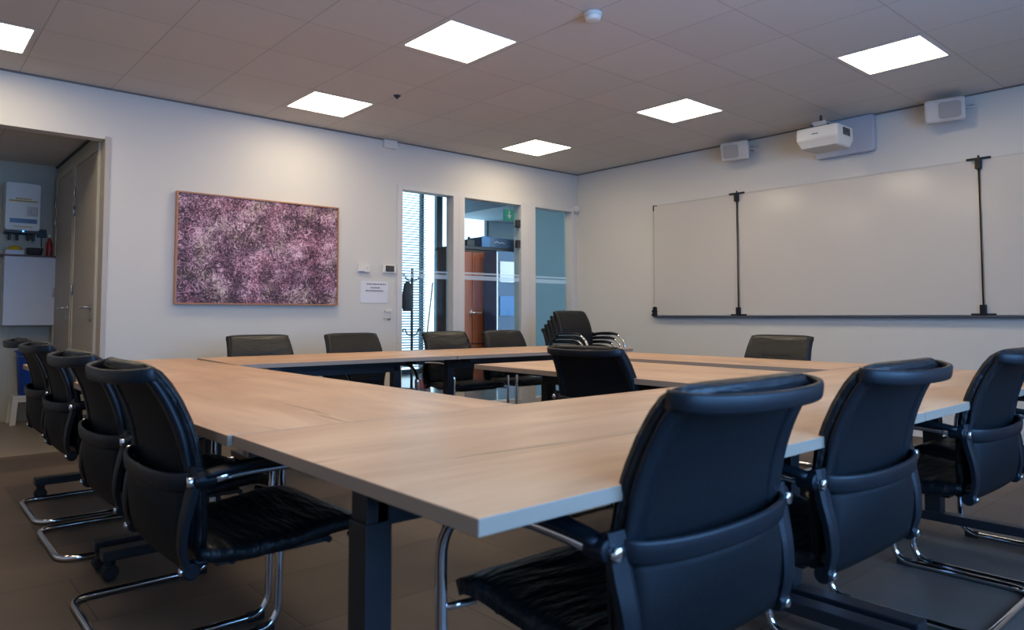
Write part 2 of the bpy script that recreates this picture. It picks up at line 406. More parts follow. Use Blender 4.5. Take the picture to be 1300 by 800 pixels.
# ---------------------------------------------------------------- glazing in the north wall
def strip(bm, x0, x1, z0, z1, y0=0.0, y1=0.1): box(bm, x0, x1, y0, y1, z0, z1)
P1 = (-2.60, -1.955); P2 = (-1.80, -0.965); P3 = (-0.736, -0.115); ZT = 2.318
def glazed(name, a, b, gx0, gx1, gy):
    bm = nb()
    box(bm, a, gx0, -0.012, 0.12, 0, GZ); box(bm, gx1, b, -0.012, 0.12, 0, GZ)
    box(bm, gx0, gx1, -0.012, 0.12, ZT, GZ); box(bm, gx0, gx1, -0.004, 0.12, 0, 0.05)
    fr = finish(bm, name, white_frame, kind='structure', bevel=0.003)
    bm = nb(); box(bm, gx0, gx1, gy, gy+0.01, 0.05, ZT); g = finish(bm, 'glass_pane', glass, fr)
    bm = nb()
    for z0, z1 in ((1.415, 1.462), (1.478, 1.498)): box(bm, gx0, gx1, gy-0.002, gy-0.0005, z0, z1)
    finish(bm, 'frosted_band', frost, fr)
    return fr
glazed('window_1', -2.66, -1.88, P1[0], P1[1], 0.085)
glazed('window_2', -0.85, -0.07, P3[0], P3[1], 0.085)
d1 = glazed('door_1', -1.88, -0.85, P2[0], P2[1], 0.03)
for z in (2.10, 1.86, 0.25):
    bm = nb(); box(bm, -1.01, -0.955, 0.005, 0.05, z-0.045, z+0.045); finish(bm, 'hinge', dark_m, d1, bevel=0.004)
bm = nb(); cyl(bm, (-1.72, -0.02, 1.05), (0, 1, 0), 0.022, 0.02); tube(bm, fillet([(-1.72, -0.02, 1.05), (-1.72, -0.06, 1.05), (-1.60, -0.06, 1.05)], 0.02), 0.009, 8)
finish(bm, 'handle', steel, d1, smooth=True)

# ---------------------------------------------------------------- hallway behind the glass
bm = nb(); box(bm, -3.2, 4.2, 0.12, 4.4, -0.06, 0); finish(bm, 'floor_hall', hall_floor, kind='structure')
bm = nb(); box(bm, -3.2, 4.2, 0.12, 4.4, 3.32, 3.42); box(bm, 1.15, 4.2, 2.3, 4.39, 2.84, 3.32); finish(bm, 'ceiling_hall', hall_wall, kind='structure')
bm = nb(); box(bm, -3.3, -3.2, 0.12, 4.4, 0, 3.42); finish(bm, 'wall_hall_west', hall_wall, kind='structure')
bm = nb(); box(bm, 4.2, 4.3, 0.12, 4.4, 0, 3.42); finish(bm, 'wall_hall_east', hall_wall, kind='structure')
bm = nb(); box(bm, -3.2, -0.5, 4.4, 4.5, 0, 3.42); box(bm, 2.15, 4.2, 4.4, 4.5, 0, 3.42); box(bm, -3.2, 4.2, 0.12, 0.2, 2.91, 3.42)
finish(bm, 'wall_hall_north', hall_wall, kind='structure')
bm = nb()
for x in (-0.5, 0.60, 0.93, 2.10): box(bm, x, x+(0.05 if x != 0.93 else 0.13), 4.4, 4.48, 0, 3.32)
box(bm, -0.5, 2.15, 4.4, 4.48, 0, 0.08)
finish(bm, 'window_3', teal_m, kind='structure')
bm = nb(); box(bm, 0.50, 2.6, 1.62, 1.72, 0, 3.31); finish(bm, 'wall_hall_partition', teal_m, kind='structure')
# blind
bl = thing('venetian_blind', 'grey slatted blind over the bright hallway window, behind the left glass panel', 'blind', (0, 4.30, 0))
bm = nb()
z = 0.14
while z < 3.24:
    box(bm, -0.45, 0.62, -0.022, 0.022, z-0.001, z+0.001, rot=Matrix.Translation((0, 0, z)) @ Matrix.Rotation(0.50, 4, 'X') @ Matrix.Translation((0, 0, -z)))
    z += 0.046
finish(bm, 'slats', blind_m, bl)
bm = nb(); box(bm, -0.46, 0.63, -0.03, 0.03, 3.25, 3.30); finish(bm, 'head_rail', blind_m, bl)
bm = nb()
for x in (-0.3, 0.1, 0.5): tube(bm, [(x, -0.024, 0.1), (x, -0.024, 3.25)], 0.003, 5)
finish(bm, 'ladder_cord', dark_m, bl)
for lx, ly, lab in ((-0.55, 0.75, 'added fill light panel, unseen in the hallway just behind the glass door'), (0.35, 0.75, 'added fill light panel, unseen in the hallway before the teal partition'), (2.9, 2.9, 'added fill light panel, unseen deep in the hallway')):  # out-of-view lamps added to brighten the hallway
    o = dup(proto, (lx, ly, 3.30 if lx < 1 else 2.822), 0, lab); o['group'] = 'added hallway fill lights'
# coat stand
cs = thing('coat_stand', 'dark coat stand with curled hooks, seen through the left glass panel', 'coat stand', (-1.165, 2.0, 0))
bm = nb(); tube(bm, [(0, 0, 0.02), (0, 0, 1.66)], 0.018, 10); finish(bm, 'pole', dark_m, cs, smooth=True)
for z0, s in ((1.5, 1), (0.75, 0.8)):
    bm = nb()
    for k in range(6):
        a = k*PI/3
        tube(bm, catmull([(0, 0, z0), (0.08*s*math.cos(a), 0.08*s*math.sin(a), z0+0.01), (0.14*s*math.cos(a), 0.14*s*math.sin(a), z0+0.09), (0.18*s*math.cos(a), 0.18*s*math.sin(a), z0+0.06)], 4), 0.007, 6)
    finish(bm, 'hook_ring', dark_m, cs, smooth=True)
bm = nb(); lathe(bm, [(0.2, 0), (0.2, 0.015), (0.05, 0.03), (0.02, 0.05)], 24); finish(bm, 'base', dark_m, cs, smooth=True)
bm = nb()
prof = [(0.02, 0.40), (0.045, 0.36), (0.07, 0.2), (0.075, 0.06), (0.05, 0.0)]
lathe(bm, list(reversed(prof)), 12)
bmesh.ops.scale(bm, vec=(1.25, 0.6, 1), verts=bm.verts)
tag(finish(bm, 'bag', coat_m, smooth=True, loc=(-1.27, 1.95, 1.08)), 'dark bag hanging on the coat stand behind the left glass panel', 'bag')
bm = nb(); tube(bm, [(-0.86, 2.2, 0.12), (-0.60, 2.32, 1.50)], 0.012, 8)
br_ = thing('broom', 'pale broom handle leaning behind the left glass panel', 'broom')
finish(bm, 'broom_handle', plastic_g, br_, smooth=True)
bm = nb(); box(bm, -0.98, -0.74, 2.15, 2.21, 0.0, 0.14); finish(bm, 'brush', red_m, br_, bevel=0.01)
# wooden wardrobe
wd = thing('wardrobe', 'tall reddish-brown wooden wardrobe behind the glass door', 'wardrobe', (0, 1.95, 0))
bm = nb(); box(bm, -0.42, 1.1, 0.02, 0.5, 0, 1.98); finish(bm, 'body', brick_m, wd, bevel=0.005)
bm = nb(); box(bm, -0.45, 1.13, -0.02, 0.52, 1.98, 2.03); finish(bm, 'cornice', dark_m, wd, bevel=0.01)
for x0, x1 in ((-0.41, -0.17), (-0.16, 0.10), (0.11, 0.5)):
    bm = nb(); box(bm, x0, x1, 0, 0.02, 0.62, 1.94); box(bm, x0+.03, x1-.03, -0.008, 0, 0.68, 1.88)
    d = finish(bm, 'door', redwood, wd, bevel=0.003)
    bm = nb(); tube(bm, [(x1-0.03, -0.03, 1.0), (x1-0.03, -0.03, 1.12)], 0.008, 8); finish(bm, 'handle', steel, d, smooth=True)
for x0, x1 in ((-0.41, 0.10), (0.11, 0.5)):
    for z0, z1 in ((0.05, 0.32), (0.33, 0.60)):
        bm = nb(); box(bm, x0, x1, -0.004, 0.02, z0, z1); finish(bm, 'drawer', redwood, wd, bevel=0.003)
# navy cabinet; its white and blue plates are painted window reflections
nc = thing('display_cabinet', 'dark blue glossy cabinet with painted white and blue window reflections, behind the right half of glass door', 'cabinet', (0, 1.6, 0))
bm = nb(); box(bm, 0.0, 0.47, 0.0, 0.28, 0, 1.95); finish(bm, 'body', navy_m, nc, bevel=0.005)
bm = nb(); box(bm, 0.06, 0.44, -0.012, 0, 1.50, 1.80); finish(bm, 'white_reflection', paper_m, nc)
bm = nb(); box(bm, 0.06, 0.44, -0.012, 0, 1.02, 1.30); finish(bm, 'blue_reflection', blue_m, nc)
bm = nb(); box(bm, -0.005, 0.012, -0.016, 0, 0.05, 1.93); finish(bm, 'door_edge', steel, nc)
bm = nb(); box(bm, -0.24, -0.16, -0.02, 0.02, 0, 0.1); bm.free()
# boxes on the wardrobe
b1 = thing('storage_box', 'long dark blue box with pale mark lying on top of the wardrobe', 'box', (0.16, 1.93, 2.03))
bm = nb(); box(bm, -0.16, 0.52, 0.0, 0.34, 0, 0.15); finish(bm, 'carton', navy_m, b1, bevel=0.008)
bm = nb(); tube(bm, catmull([(0.08, -0.004, 0.07), (0.13, -0.004, 0.095), (0.17, -0.004, 0.07), (0.22, -0.004, 0.085), (0.27, -0.004, 0.07)], 5), 0.004, 6); finish(bm, 'printed_mark', paper_m, b1)
bm = nb(); box(bm, -0.17, -0.02, -0.01, -0.001, 0.0, 0.155); finish(bm, 'end_label', blue_m, b1)
bm = nb(); box(bm, 0, 0.14, 0, 0.2, 0, 0.10); lathe(bm, [(0.02, 0.1), (0.025, 0.13), (0.01, 0.15)], 10, (0.07, 0.05, 0))
tag(finish(bm, 'carton', dark_m, loc=(-0.22, 2.0, 2.03), bevel=0.004), 'small dark carton on the wardrobe, left of the long box', 'box')
# exit sign hanging in the hall
ex = thing('exit_sign', 'green emergency exit sign with white down arrow, behind the glass door', 'sign', (-0.79, 0.35, 2.18))
bm = nb(); box(bm, -0.13, 0.03, 0, 0.02, 0, 0.14); finish(bm, 'sign_plate', green_m, ex, bevel=0.003)
bm = nb()
def poly(bm, pts, y0, y1):
    a = [bm.verts.new((x, y0, z)) for x, z in pts]; b = [bm.verts.new((x, y1, z)) for x, z in pts]
    bm.faces.new(a); bm.faces.new(list(reversed(b)))
    for i in range(len(pts)): bm.faces.new((a[i], b[i], b[(i+1) % len(pts)], a[(i+1) % len(pts)]))
poly(bm, [(-.06, .125), (-.04, .125), (-.04, .07), (-.015, .07), (-.05, .02), (-.085, .07), (-.06, .07)], -0.004, -0.001)
finish(bm, 'arrow', paper_m, ex)
bm = nb(); tube(bm, [(-0.05, 0.01, 0.14), (-0.05, 0.01, 1.13)], 0.005, 6); finish(bm, 'rod', steel, ex)

# ---------------------------------------------------------------- alcove with two doors
SX = -5.30; AY = 2.2; AZ = 2.53
bm = nb(); box(bm, -7.4, SX, 0.11, AY, -0.06, 0.0); finish(bm, 'floor_alcove', lino, kind='structure')
bm = nb(); box(bm, -7.4, SX, AY, AY+0.1, 0, AZ+0.1)
finish(bm, 'wall_alcove_north', alc_wall, kind='structure')
bm = nb(); box(bm, SX, SX+0.1, 0.12, AY+0.1, 0, AZ+0.1); finish(bm, 'wall_alcove_east', alc_wall, kind='structure')
bm = nb(); box(bm, -7.5, -7.4, 0.12, AY+0.1, 0, AZ+0.1); finish(bm, 'wall_alcove_west', alc_wall, kind='structure')
bm = nb(); box(bm, -7.4, SX, 0.12, AY, AZ, AZ+0.1); finish(bm, 'ceiling_alcove', ceil_m, kind='structure')
bm = nb(); box(bm, SX-0.015, SX, 0.12, AY, AZ-0.02, AZ); finish(bm, 'trim_3', dark_m, kind='structure')
bm = nb(); box(bm, SX-0.02, AX+0.002, -0.012, 0.16, 0, OZ+0.02); finish(bm, 'trim_4', door_m, kind='structure', bevel=0.003)
for n, (y0, y1) in ((2, (0.20, 1.04)), (3, (1.18, 1.95))):
    bm = nb(); box(bm, SX-0.03, SX-0.002, y0, y1, 0.01, 2.34)
    fr = finish(bm, 'door_%d' % n, door_m, kind='structure', bevel=0.002)
    bm = nb()
    box(bm, SX-0.038, SX-0.001, y0-0.06, y0-0.004, 0, 2.40); box(bm, SX-0.038, SX-0.001, y1+0.004, y1+0.05, 0, 2.40); box(bm, SX-0.038, SX-0.001, y0-0.004, y1+0.004, 2.344, 2.40)
    finish(bm, 'door_frame', alc_wall, fr, bevel=0.003)
    yk = y0+0.09
    bm = nb()
    cyl(bm, (SX-0.035, yk, 1.09), (1, 0, 0), 0.025, 0.012); cyl(bm, (SX-0.035, yk, 1.0), (1, 0, 0), 0.025, 0.012)
    tube(bm, fillet([(SX-0.035, yk, 1.09), (SX-0.085, yk, 1.09), (SX-0.085, yk+0.13, 1.085)], 0.02), 0.009, 8)
    finish(bm, 'door_handle', steel, fr, smooth=True)
    for z in (2.12, 1.95, 1.25, 0.3):
        bm = nb(); cyl(bm, (SX-0.042, y1+0.002, z), (0, 0, 1), 0.009, 0.09); finish(bm, 'hinge', steel, fr, smooth=True)
# wall unit (boiler / inverter)
bo = thing('wall_unit', 'white wall-mounted technical unit with amber stripe and dark display, in the alcove', 'boiler', (-5.605, 1.97, 1.84))
def rrect(w, h, r, n=5):
    out = []
    for cx, cz, a0 in ((w-r, h-r, 0), (-w+r, h-r, PI/2), (-w+r, -h+r, PI), (w-r, -h+r, 3*PI/2)):
        for i in range(n+1): a = a0+i*PI/2/n; out.append((cx+r*math.cos(a), cz+r*math.sin(a)))
    return out
bm = nb(); poly(bm, [(x, z+0.23) for x, z in rrect(0.142, 0.23, 0.025)], 0.0, 0.23); finish(bm, 'housing', plastic_w, bo, bevel=0.008)
bm = nb(); box(bm, -0.115, 0.115, -0.004, 0, 0.275, 0.288); finish(bm, 'amber_stripe', amber_m, bo)
bm = nb()
for k in range(6): box(bm, -0.062+k*0.022, -0.046+k*0.022, -0.004, 0, 0.296, 0.310)
finish(bm, 'title_print', amber_m, bo)
bm = nb()
for k in range(9): box(bm, -0.07+k*0.017, -0.058+k*0.017, -0.004, 0, 0.030, 0.040)
finish(bm, 'footer_print', amber_m, bo)
bm = nb(); box(bm, -0.105, 0.115, -0.005, 0, 0.070, 0.112); finish(bm, 'display_bar', navy_m, bo)
bm = nb(); cyl(bm, (0.085, -0.008, 0.185), (0, 1, 0), 0.032, 0.016, 20); box(bm, 0.03, 0.12, -0.003, 0, 0.14, 0.235); finish(bm, 'dial', plastic_g, bo)
bm = nb(); box(bm, -0.13, 0.13, 0.01, 0.22, -0.022, 0.0)
for x in (-0.09, -0.03, 0.06, 0.1): cyl(bm, (x, 0.1, -0.05), (0, 0, 1), 0.013, 0.08)
finish(bm, 'connectors', dark_m, bo)
bm = nb(); box(bm, 0.0, 0.014, 0.0, 0.006, -0.014, -0.002); finish(bm, 'indicator', led_blue, bo)
# hanging cabinet
cb = thing('wall_cabinet', 'plain white wall cabinet hung below the technical unit in the alcove', 'cabinet', (-5.525, 1.95, 0.93))
bm = nb(); box(bm, -0.215, 0.215, 0.02, 0.25, 0, 0.66); finish(bm, 'body', cab_white, cb, bevel=0.003)
bm = nb(); box(bm, -0.215, 0.215, 0.0, 0.018, 0.002, 0.658); finish(bm, 'door', cab_white, cb, bevel=0.003)
bm = nb(); box(bm, -0.235, 0.218, -0.01, 0.25, 0.66, 0.675); finish(bm, 'top_board', brick_m, cb)
bm = nb(); box(bm, 0.216, 0.222, -0.012, 0.0, 0.22, 0.32); finish(bm, 'handle', dark_m, cb)
for n, x in ((5, -5.66), (6, -5.33)):
    bm = nb(); box(bm, x, x+0.02, AY-0.015, AY-0.001, 0, 0.95); finish(bm, 'trim_%d' % n, alc_wall, kind='structure')
ctop = 0.93+0.675
bm = nb(); box(bm, -0.075, 0.075, -0.07, 0.07, 0, 0.045); tag(finish(bm, 'tissue_box', cab_white, bevel=0.004, loc=(-5.66, 2.04, ctop)), 'flat white box on the alcove cabinet under a yellow cloth', 'box')
bm = nb(); lathe(bm, [(0.055, 0), (0.06, 0.012), (0.045, 0.035), (0.015, 0.045)], 14); tag(finish(bm, 'sponge_cloth', yellow_m, smooth=True, loc=(-5.655, 2.03, ctop+0.045)), 'crumpled yellow cloth on the flat white box in the alcove', 'cloth')
bm = nb(); lathe(bm, [(0.055, 0), (0.07, 0.07), (0.072, 0.075), (0.06, 0.07), (0.05, 0.02)], 16); tag(finish(bm, 'basket', basket_m, smooth=True, loc=(-5.49, 2.05, ctop)), 'round dark wicker basket on the alcove cabinet', 'basket')
bt = thing('spray_bottle', 'slim red bottle with white cap on the alcove cabinet, beside the doors', 'bottle', (-5.375, 2.02, ctop))
bm = nb(); lathe(bm, [(0.026, 0), (0.028, 0.01), (0.028, 0.12), (0.012, 0.16), (0.012, 0.18)], 14); finish(bm, 'bottle_body', red_m, bt, smooth=True)
bm = nb(); lathe(bm, [(0.014, 0.18), (0.014, 0.21), (0.01, 0.215)], 12); finish(bm, 'cap', plastic_w, bt, smooth=True)
bm = nb(); box(bm, -0.04, 0.04, 0, 0.03, 0, 0.08); box(bm, -0.005, 0.005, 0.01, 0.02, -0.1, 0); tag(finish(bm, 'router', dark_m, bevel=0.004, loc=(-5.42, AY-0.032, 1.80)), 'small black box on alcove wall right of the technical unit', 'electronic device')
# stool and bucket
st = thing('plastic_stool', 'low white plastic stool under the blue bucket in the alcove', 'stool', (-5.50, 2.0, 0))
bm = nb(); box(bm, -0.15, 0.15, -0.13, 0.13, 0.245, 0.27); box(bm, -0.14, 0.14, -0.125, -0.115, 0.21, 0.245); finish(bm, 'seat', plastic_w, st, bevel=0.01)
for sx in (-1, 1):
    for sy in (-1, 1):
        bm = nb(); vs = box(bm, sx*0.125-0.025, sx*0.125+0.025, sy*0.11-0.015, sy*0.11+0.015, 0, 0.245)
        for v in vs:
            if v.co.z < 0.1: v.co.x += sx*0.02; v.co.y += sy*0.012
        finish(bm, 'leg', plastic_w, st, bevel=0.006)
bk = thing('bucket', 'blue plastic bucket standing on the white stool in the alcove', 'bucket', (-5.50, 2.0, 0.27))
bm = nb(); lathe(bm, [(0.095, 0), (0.12, 0.40), (0.135, 0.41), (0.135, 0.425), (0.115, 0.42), (0.09, 0.02)], 28); finish(bm, 'pail', bucket_m, bk, smooth=True)
bm = nb(); tube(bm, [(0.137*math.cos(a), 0.137*math.sin(a), 0.37-0.10*math.sin(a)*0) for a in [PI+PI*i/14 for i in range(15)]], 0.004, 6); finish(bm, 'bail_handle', steel, bk, smooth=True)

# ---------------------------------------------------------------- painting
PX0, PX1, PZ0, PZ1 = -4.795, -3.335, 1.116, 2.051
pa = thing('painting', 'wide abstract painting of purple and pink blossom strokes in thin copper frame', 'painting', ((PX0+PX1)/2, -0.002, (PZ0+PZ1)/2))
hw, hh = (PX1-PX0)/2, (PZ1-PZ0)/2
bm = nb(); box(bm, -hw+0.012, hw-0.012, -0.034, 0, -hh+0.012, hh-0.012); finish(bm, 'canvas', paint_m, pa)
bm = nb()
box(bm, -hw, hw, -0.045, 0, hh-0.012, hh); box(bm, -hw, hw, -0.045, 0, -hh, -hh+0.012)
box(bm, -hw, -hw+0.012, -0.045, 0, -hh+0.012, hh-0.012); box(bm, hw-0.012, hw, -0.045, 0, -hh+0.012, hh-0.012)
finish(bm, 'frame', copper, pa)

# ---------------------------------------------------------------- small things on the north wall
t = thing('thermostat', 'small white thermostat with blue stripe, left of the display unit', 'thermostat', (-3.045, 0, 1.49))
bm = nb(); box(bm, -0.062, 0.062, -0.028, 0, -0.045, 0.045); finish(bm, 'housing', plastic_w, t, bevel=0.006)
bm = nb(); box(bm, -0.06, 0.0, -0.030, -0.028, -0.043, -0.036); finish(bm, 'stripe', bluestripe, t)
bm = nb(); cyl(bm, (0.03, -0.029, 0.0), (0, 1, 0), 0.008, 0.004); finish(bm, 'knob', plastic_g, t)
t = thing('control_display', 'white wall controller with dark screen, beside the glass panels', 'control panel', (-2.755, 0, 1.49))
bm = nb(); box(bm, -0.078, 0.078, -0.022, 0, -0.042, 0.042); finish(bm, 'housing', plastic_w, t, bevel=0.005)
bm = nb(); box(bm, -0.048, 0.05, -0.024, -0.022, -0.028, 0.032); finish(bm, 'screen', screen_m, t)
bm = nb(); box(bm, 0.07, 0.076, -0.008, 0, -0.25, -0.042); finish(bm, 'cable', plastic_w, t)
t = thing('paper_notice', 'two taped paper notices with grey lines under the thermostat', 'notice', (-2.917, 0, 1.255))
bm = nb(); box(bm, -0.155, 0.155, -0.003, -0.001, 0.0, 0.105); finish(bm, 'upper_sheet', paper_m, t)
bm = nb(); box(bm, -0.158, 0.150, -0.0035, -0.001, -0.108, -0.004); finish(bm, 'lower_sheet', paper_m, t)
bm = nb()
for z0, a, b in ((0.072, -0.09, 0.13), (0.036, -0.045, 0.06), (0.006, -0.10, 0.10)):
    x = a
    while x < b:
        wd_ = random.choice((0.018, 0.026, 0.034)); box(bm, x, min(b, x+wd_), -0.0042, -0.003, z0, z0+0.011); x += wd_+0.006
finish(bm, 'print', ink_m, t)
bm = nb(); box(bm, -0.04, 0.04, -0.012, 0, -0.012, 0.012); tag(finish(bm, 'wall_switch', plastic_w, bevel=0.003, loc=(-2.76, 0, 1.067)), 'small white switch bar on the wall below the paper notices', 'switch')
t = thing('key_hook', 'small metal lever hook on the wall below the white switch bar', 'hook', (-2.77, 0, 0.993))
bm = nb(); cyl(bm, (0.02, -0.006, 0), (0, 1, 0), 0.02, 0.012); tube(bm, fillet([(0.02, -0.01, 0), (0.02, -0.035, 0), (-0.06, -0.035, 0.0)], 0.012), 0.006, 8); finish(bm, 'lever', steel, t, smooth=True)
bm = nb(); box(bm, -0.075, 0.075, -0.045, 0, -0.04, 0.04); box(bm, -0.065, 0.065, -0.048, -0.045, -0.03, 0.03); tag(finish(bm, 'junction_box', plastic_w, bevel=0.004, loc=(-2.765, 0, 2.758)), 'white junction box on the wall just under the ceiling', 'junction box')
t = thing('motion_sensor', 'small white motion sensor in the corner right of the glass panels', 'sensor', (-0.045, -0.03, 2.33))
bm = nb(); box(bm, -0.03, 0.03, -0.025, 0.025, 0.0, 0.065); finish(bm, 'housing', plastic_w, t, bevel=0.01)
bm = nb(); lathe(bm, [(0.01, -0.035), (0.022, -0.025), (0.026, -0.005), (0.02, 0.0)], 14); finish(bm, 'lens', plastic_g, t, smooth=True)

# ---------------------------------------------------------------- whiteboards on the east wall
BZ0, BZ1 = 1.026, 2.258
edge_w = mat('board_edge', srgb(196, 190, 182), 0.5, noise=0.02)
def board(name, lab, y0, y1, hgt=0):
    t = thing(name, lab, 'whiteboard', (0, 0, 0), 0, 'hinged whiteboard panels')
    bm = nb(); box(bm, -0.030, -0.004, y0, y1, BZ0, BZ1); finish(bm, 'panel', board_m, t)
    for za, zb in ((BZ1, BZ1+0.007), (BZ0-0.006, BZ0)):
        bm = nb(); box(bm, -0.034, -0.004, y0, y1, za, zb); finish(bm, 'edge_strip', edge_w, t)
    return t
wb1 = board('whiteboard', 'narrow left whiteboard wing, nearest the room corner', -2.278, -1.213)
wb2 = board('whiteboard', 'wide middle whiteboard between the two black hinge rods', -4.436, -2.296)
wb3 = board('whiteboard', 'whiteboard wing right of the second hinge rod, cut by the frame', -5.52, -4.454)
bm = nb(); box(bm, -0.036, -0.030, -1.225, -1.213, BZ1-0.055, BZ1+0.004); box(bm, -0.036, -0.030, -1.27, -1.213, BZ1-0.004, BZ1+0.006); finish(bm, 'corner_bracket', black_pl, wb1)
bm = nb(); box(bm, -0.034, -0.030, -1.222, -1.216, BZ0+0.12, BZ1-0.06); finish(bm, 'edge_line', plastic_g, wb1)
def rod(y, lab):
    t = thing('hinge_rod', lab, 'hinge rod', (-0.036, y, 0), 0, 'whiteboard hinge rods')
    bm = nb(); tube(bm, [(-0.012, 0, BZ0+0.03), (-0.012, 0, BZ1-0.03)], 0.0055, 8); finish(bm, 'rod', black_pl, t, smooth=True)
    for z, s in ((BZ1, 1), (BZ0, -1)):
        bm = nb(); box(bm, -0.03, 0, -0.022, 0.022, z-0.075 if s > 0 else z-0.008, z+0.012 if s > 0 else z+0.075)
        box(bm, -0.02, 0, -0.085, 0.085, z+0.0 if s > 0 else z-0.012, z+0.016 if s > 0 else z+0.006)
        if s > 0: box(bm, -0.012, -0.004, -0.008, 0.008, z+0.016, z+0.035)
        finish(bm, 'bracket', black_pl, t, bevel=0.003)
rod(-2.287, 'thin black hinge rod between the narrow left and wide middle whiteboards')
rod(-4.445, 'thin black hinge rod at the right end of the wide middle whiteboard')
bm = nb(); box(bm, -0.06, -0.002, -5.52, -1.225, BZ0-0.030, BZ0-0.010); tag(finish(bm, 'pen_tray', tray_m, bevel=0.003), 'long thin blue-grey pen tray along the bottom of the whiteboards', 'tray')
bm = nb(); 
for dy, dz in ((0, 0), (0.03, 0.0), (0.0, 0.035), (0.028, 0.04), (0.012, 0.075)): cyl(bm, (0, dy, dz), (1, 0, 0), 0.017, 0.03, 12)
box(bm, 0.0, 0.014, -0.01, 0.04, -0.02, 0.085)
tag(finish(bm, 'pen_clip', black_pl, loc=(-0.047, -1.245, BZ0+0.0)), 'black pen clip cluster at lower left corner of the whiteboard', 'clip')

# ---------------------------------------------------------------- speakers
def speaker(lab, y, tilt, gs):
    t = thing('wall_speaker', lab, 'speaker', (-0.16, y, 2.675), 0, 'white wall speakers')
    q = Matrix.Rotation(tilt, 4, 'Z') @ Matrix.Rotation(-0.22, 4, 'Y')
    bm = nb(); vs = box(bm, -0.09, 0.10, -0.145, 0.145, -0.095, 0.095)
    for v in vs:
        if v.co.x > 0: v.co.y *= 0.70; v.co.z *= 0.78
    bmesh.ops.transform(bm, matrix=q, verts=bm.verts); finish(bm, 'cabinet', plastic_g, t, bevel=0.02)
    bm = nb(); poly(bm, [(y+gs*0.035, z) for y, z in rrect(0.078, 0.066, 0.025)], -0.006, 0.0)
    bmesh.ops.transform(bm, matrix=q @ Matrix.Translation((-0.0905, 0, 0)) @ Matrix.Rotation(-PI/2, 4, 'Z'), verts=bm.verts); finish(bm, 'grille', grille_m, t)
    bm = nb(); tube(bm, fillet([(0.02, 0.13, 0), (0.04, 0.17, 0.0), (0.12, 0.17, 0.03), (0.155, 0.10, 0.03)], 0.03), 0.008, 8)
    tube(bm, fillet([(0.02, -0.13, 0), (0.04, -0.17, 0.0), (0.12, -0.17, 0.03), (0.155, -0.10, 0.03)], 0.03), 0.008, 8)
    box(bm, 0.145, 0.16, -0.1, 0.1, 0.0, 0.06); finish(bm, 'bracket', plastic_g, t)
    return t
speaker('left white wall speaker, above the narrow whiteboard wing', -2.37, 0.22, -1)
speaker('right white wall speaker, above the right hinge rod', -4.26, 0.22, 1)

# ---------------------------------------------------------------- projector
pj = thing('projector', 'white short-throw projector on its wall arm above the middle whiteboard', 'projector', (-0.6, -3.395, 2.47))
bm = nb(); vs = box(bm, 0.0, 0.30, -0.185, 0.175, 0.0, 0.17)
for v in vs:
    if v.co.z < 0.05: v.co.x += 0.05 if v.co.x < 0.1 else -0.02; v.co.y *= 0.9
    if v.co.z > 0.05 and v.co.x > 0.2: v.co.z += 0.0
bmesh.ops.bisect_plane(bm, geom=bm.verts[:]+bm.edges[:]+bm.faces[:], plane_co=(0, 0, 0.07), plane_no=(0, 0, 1))
for v in bm.verts:
    if abs(v.co.z-0.07) < 1e-4: v.co.x = -0.005 if v.co.x < 0.1 else 0.305; v.co.y = -0.187 if v.co.y < 0 else 0.177
finish(bm, 'body', plastic_w, pj, bevel=0.012)
bm = nb(); 
for k in range(7): box(bm, 0.10+k*0.02, 0.112+k*0.02, -0.189, -0.186, 0.085, 0.15)
finish(bm, 'vent', dark_m, pj)
bm = nb(); box(bm, 0.02, 0.28, -0.155, 0.145, -0.006, 0.0); finish(bm, 'underside_panel', plastic_g, pj, bevel=0.003)
bm = nb(); box(bm, -0.006, -0.0035, -0.02, 0.035, 0.105, 0.113); finish(bm, 'logo_mark', ink_m, pj)
bm = nb(); box(bm, 0.05, 0.58, -0.06, 0.06, 0.185, 0.225); finish(bm, 'arm', plastic_g, pj, bevel=0.006)
bm = nb()
for x, y in ((0.06, 0.06), (0.10, -0.05), (0.2, 0.07), (0.16, 0.0)): cyl(bm, (x, y, 0.18), (0, 0, 1), 0.018, 0.05)
tube(bm, [(0.12, 0.01, 0.2), (0.12, 0.01, 0.29)], 0.012, 8)
finish(bm, 'mounting_bolts', dark_m, pj)
bm = nb(); pts = rrect(0.265, 0.165, 0.03)
a = [bm.verts.new((0.53, y, z+0.165)) for y, z in pts]; b = [bm.verts.new((0.597, y, z+0.165)) for y, z in pts]
bm.faces.new(a); bm.faces.new(list(reversed(b)))
for i in range(len(pts)): bm.faces.new((a[i], b[i], b[(i+1) % len(pts)], a[(i+1) % len(pts)]))
finish(bm, 'wall_plate', mat('plate_grey', srgb(182, 186, 196), 0.45, noise=0.02), pj, bevel=0.01)

# ---------------------------------------------------------------- ceiling devices
t = thing('smoke_detector', 'round white smoke detector on the ceiling, beside the largest light panel', 'smoke detector', (-3.485, -3.455, H))
bm = nb(); lathe(bm, [(0.035, -0.05), (0.045, -0.045), (0.048, -0.03), (0.05, -0.022)], 24); finish(bm, 'chamber', plastic_w, t, smooth=True)
bm = nb(); lathe(bm, [(0.052, -0.02), (0.055, -0.012), (0.055, -0.002)], 24); finish(bm, 'mounting_base', plastic_w, t, smooth=True)
bm = nb(); lathe(bm, [(0.006, -0.03), (0.012, -0.02), (0.03, -0.006), (0.03, -0.001)], 16); tag(finish(bm, 'ceiling_sensor', dark_m, smooth=True, loc=(-3.50, -1.33, H)), 'tiny dark ceiling sensor between the painting light and the corner light', 'sensor')

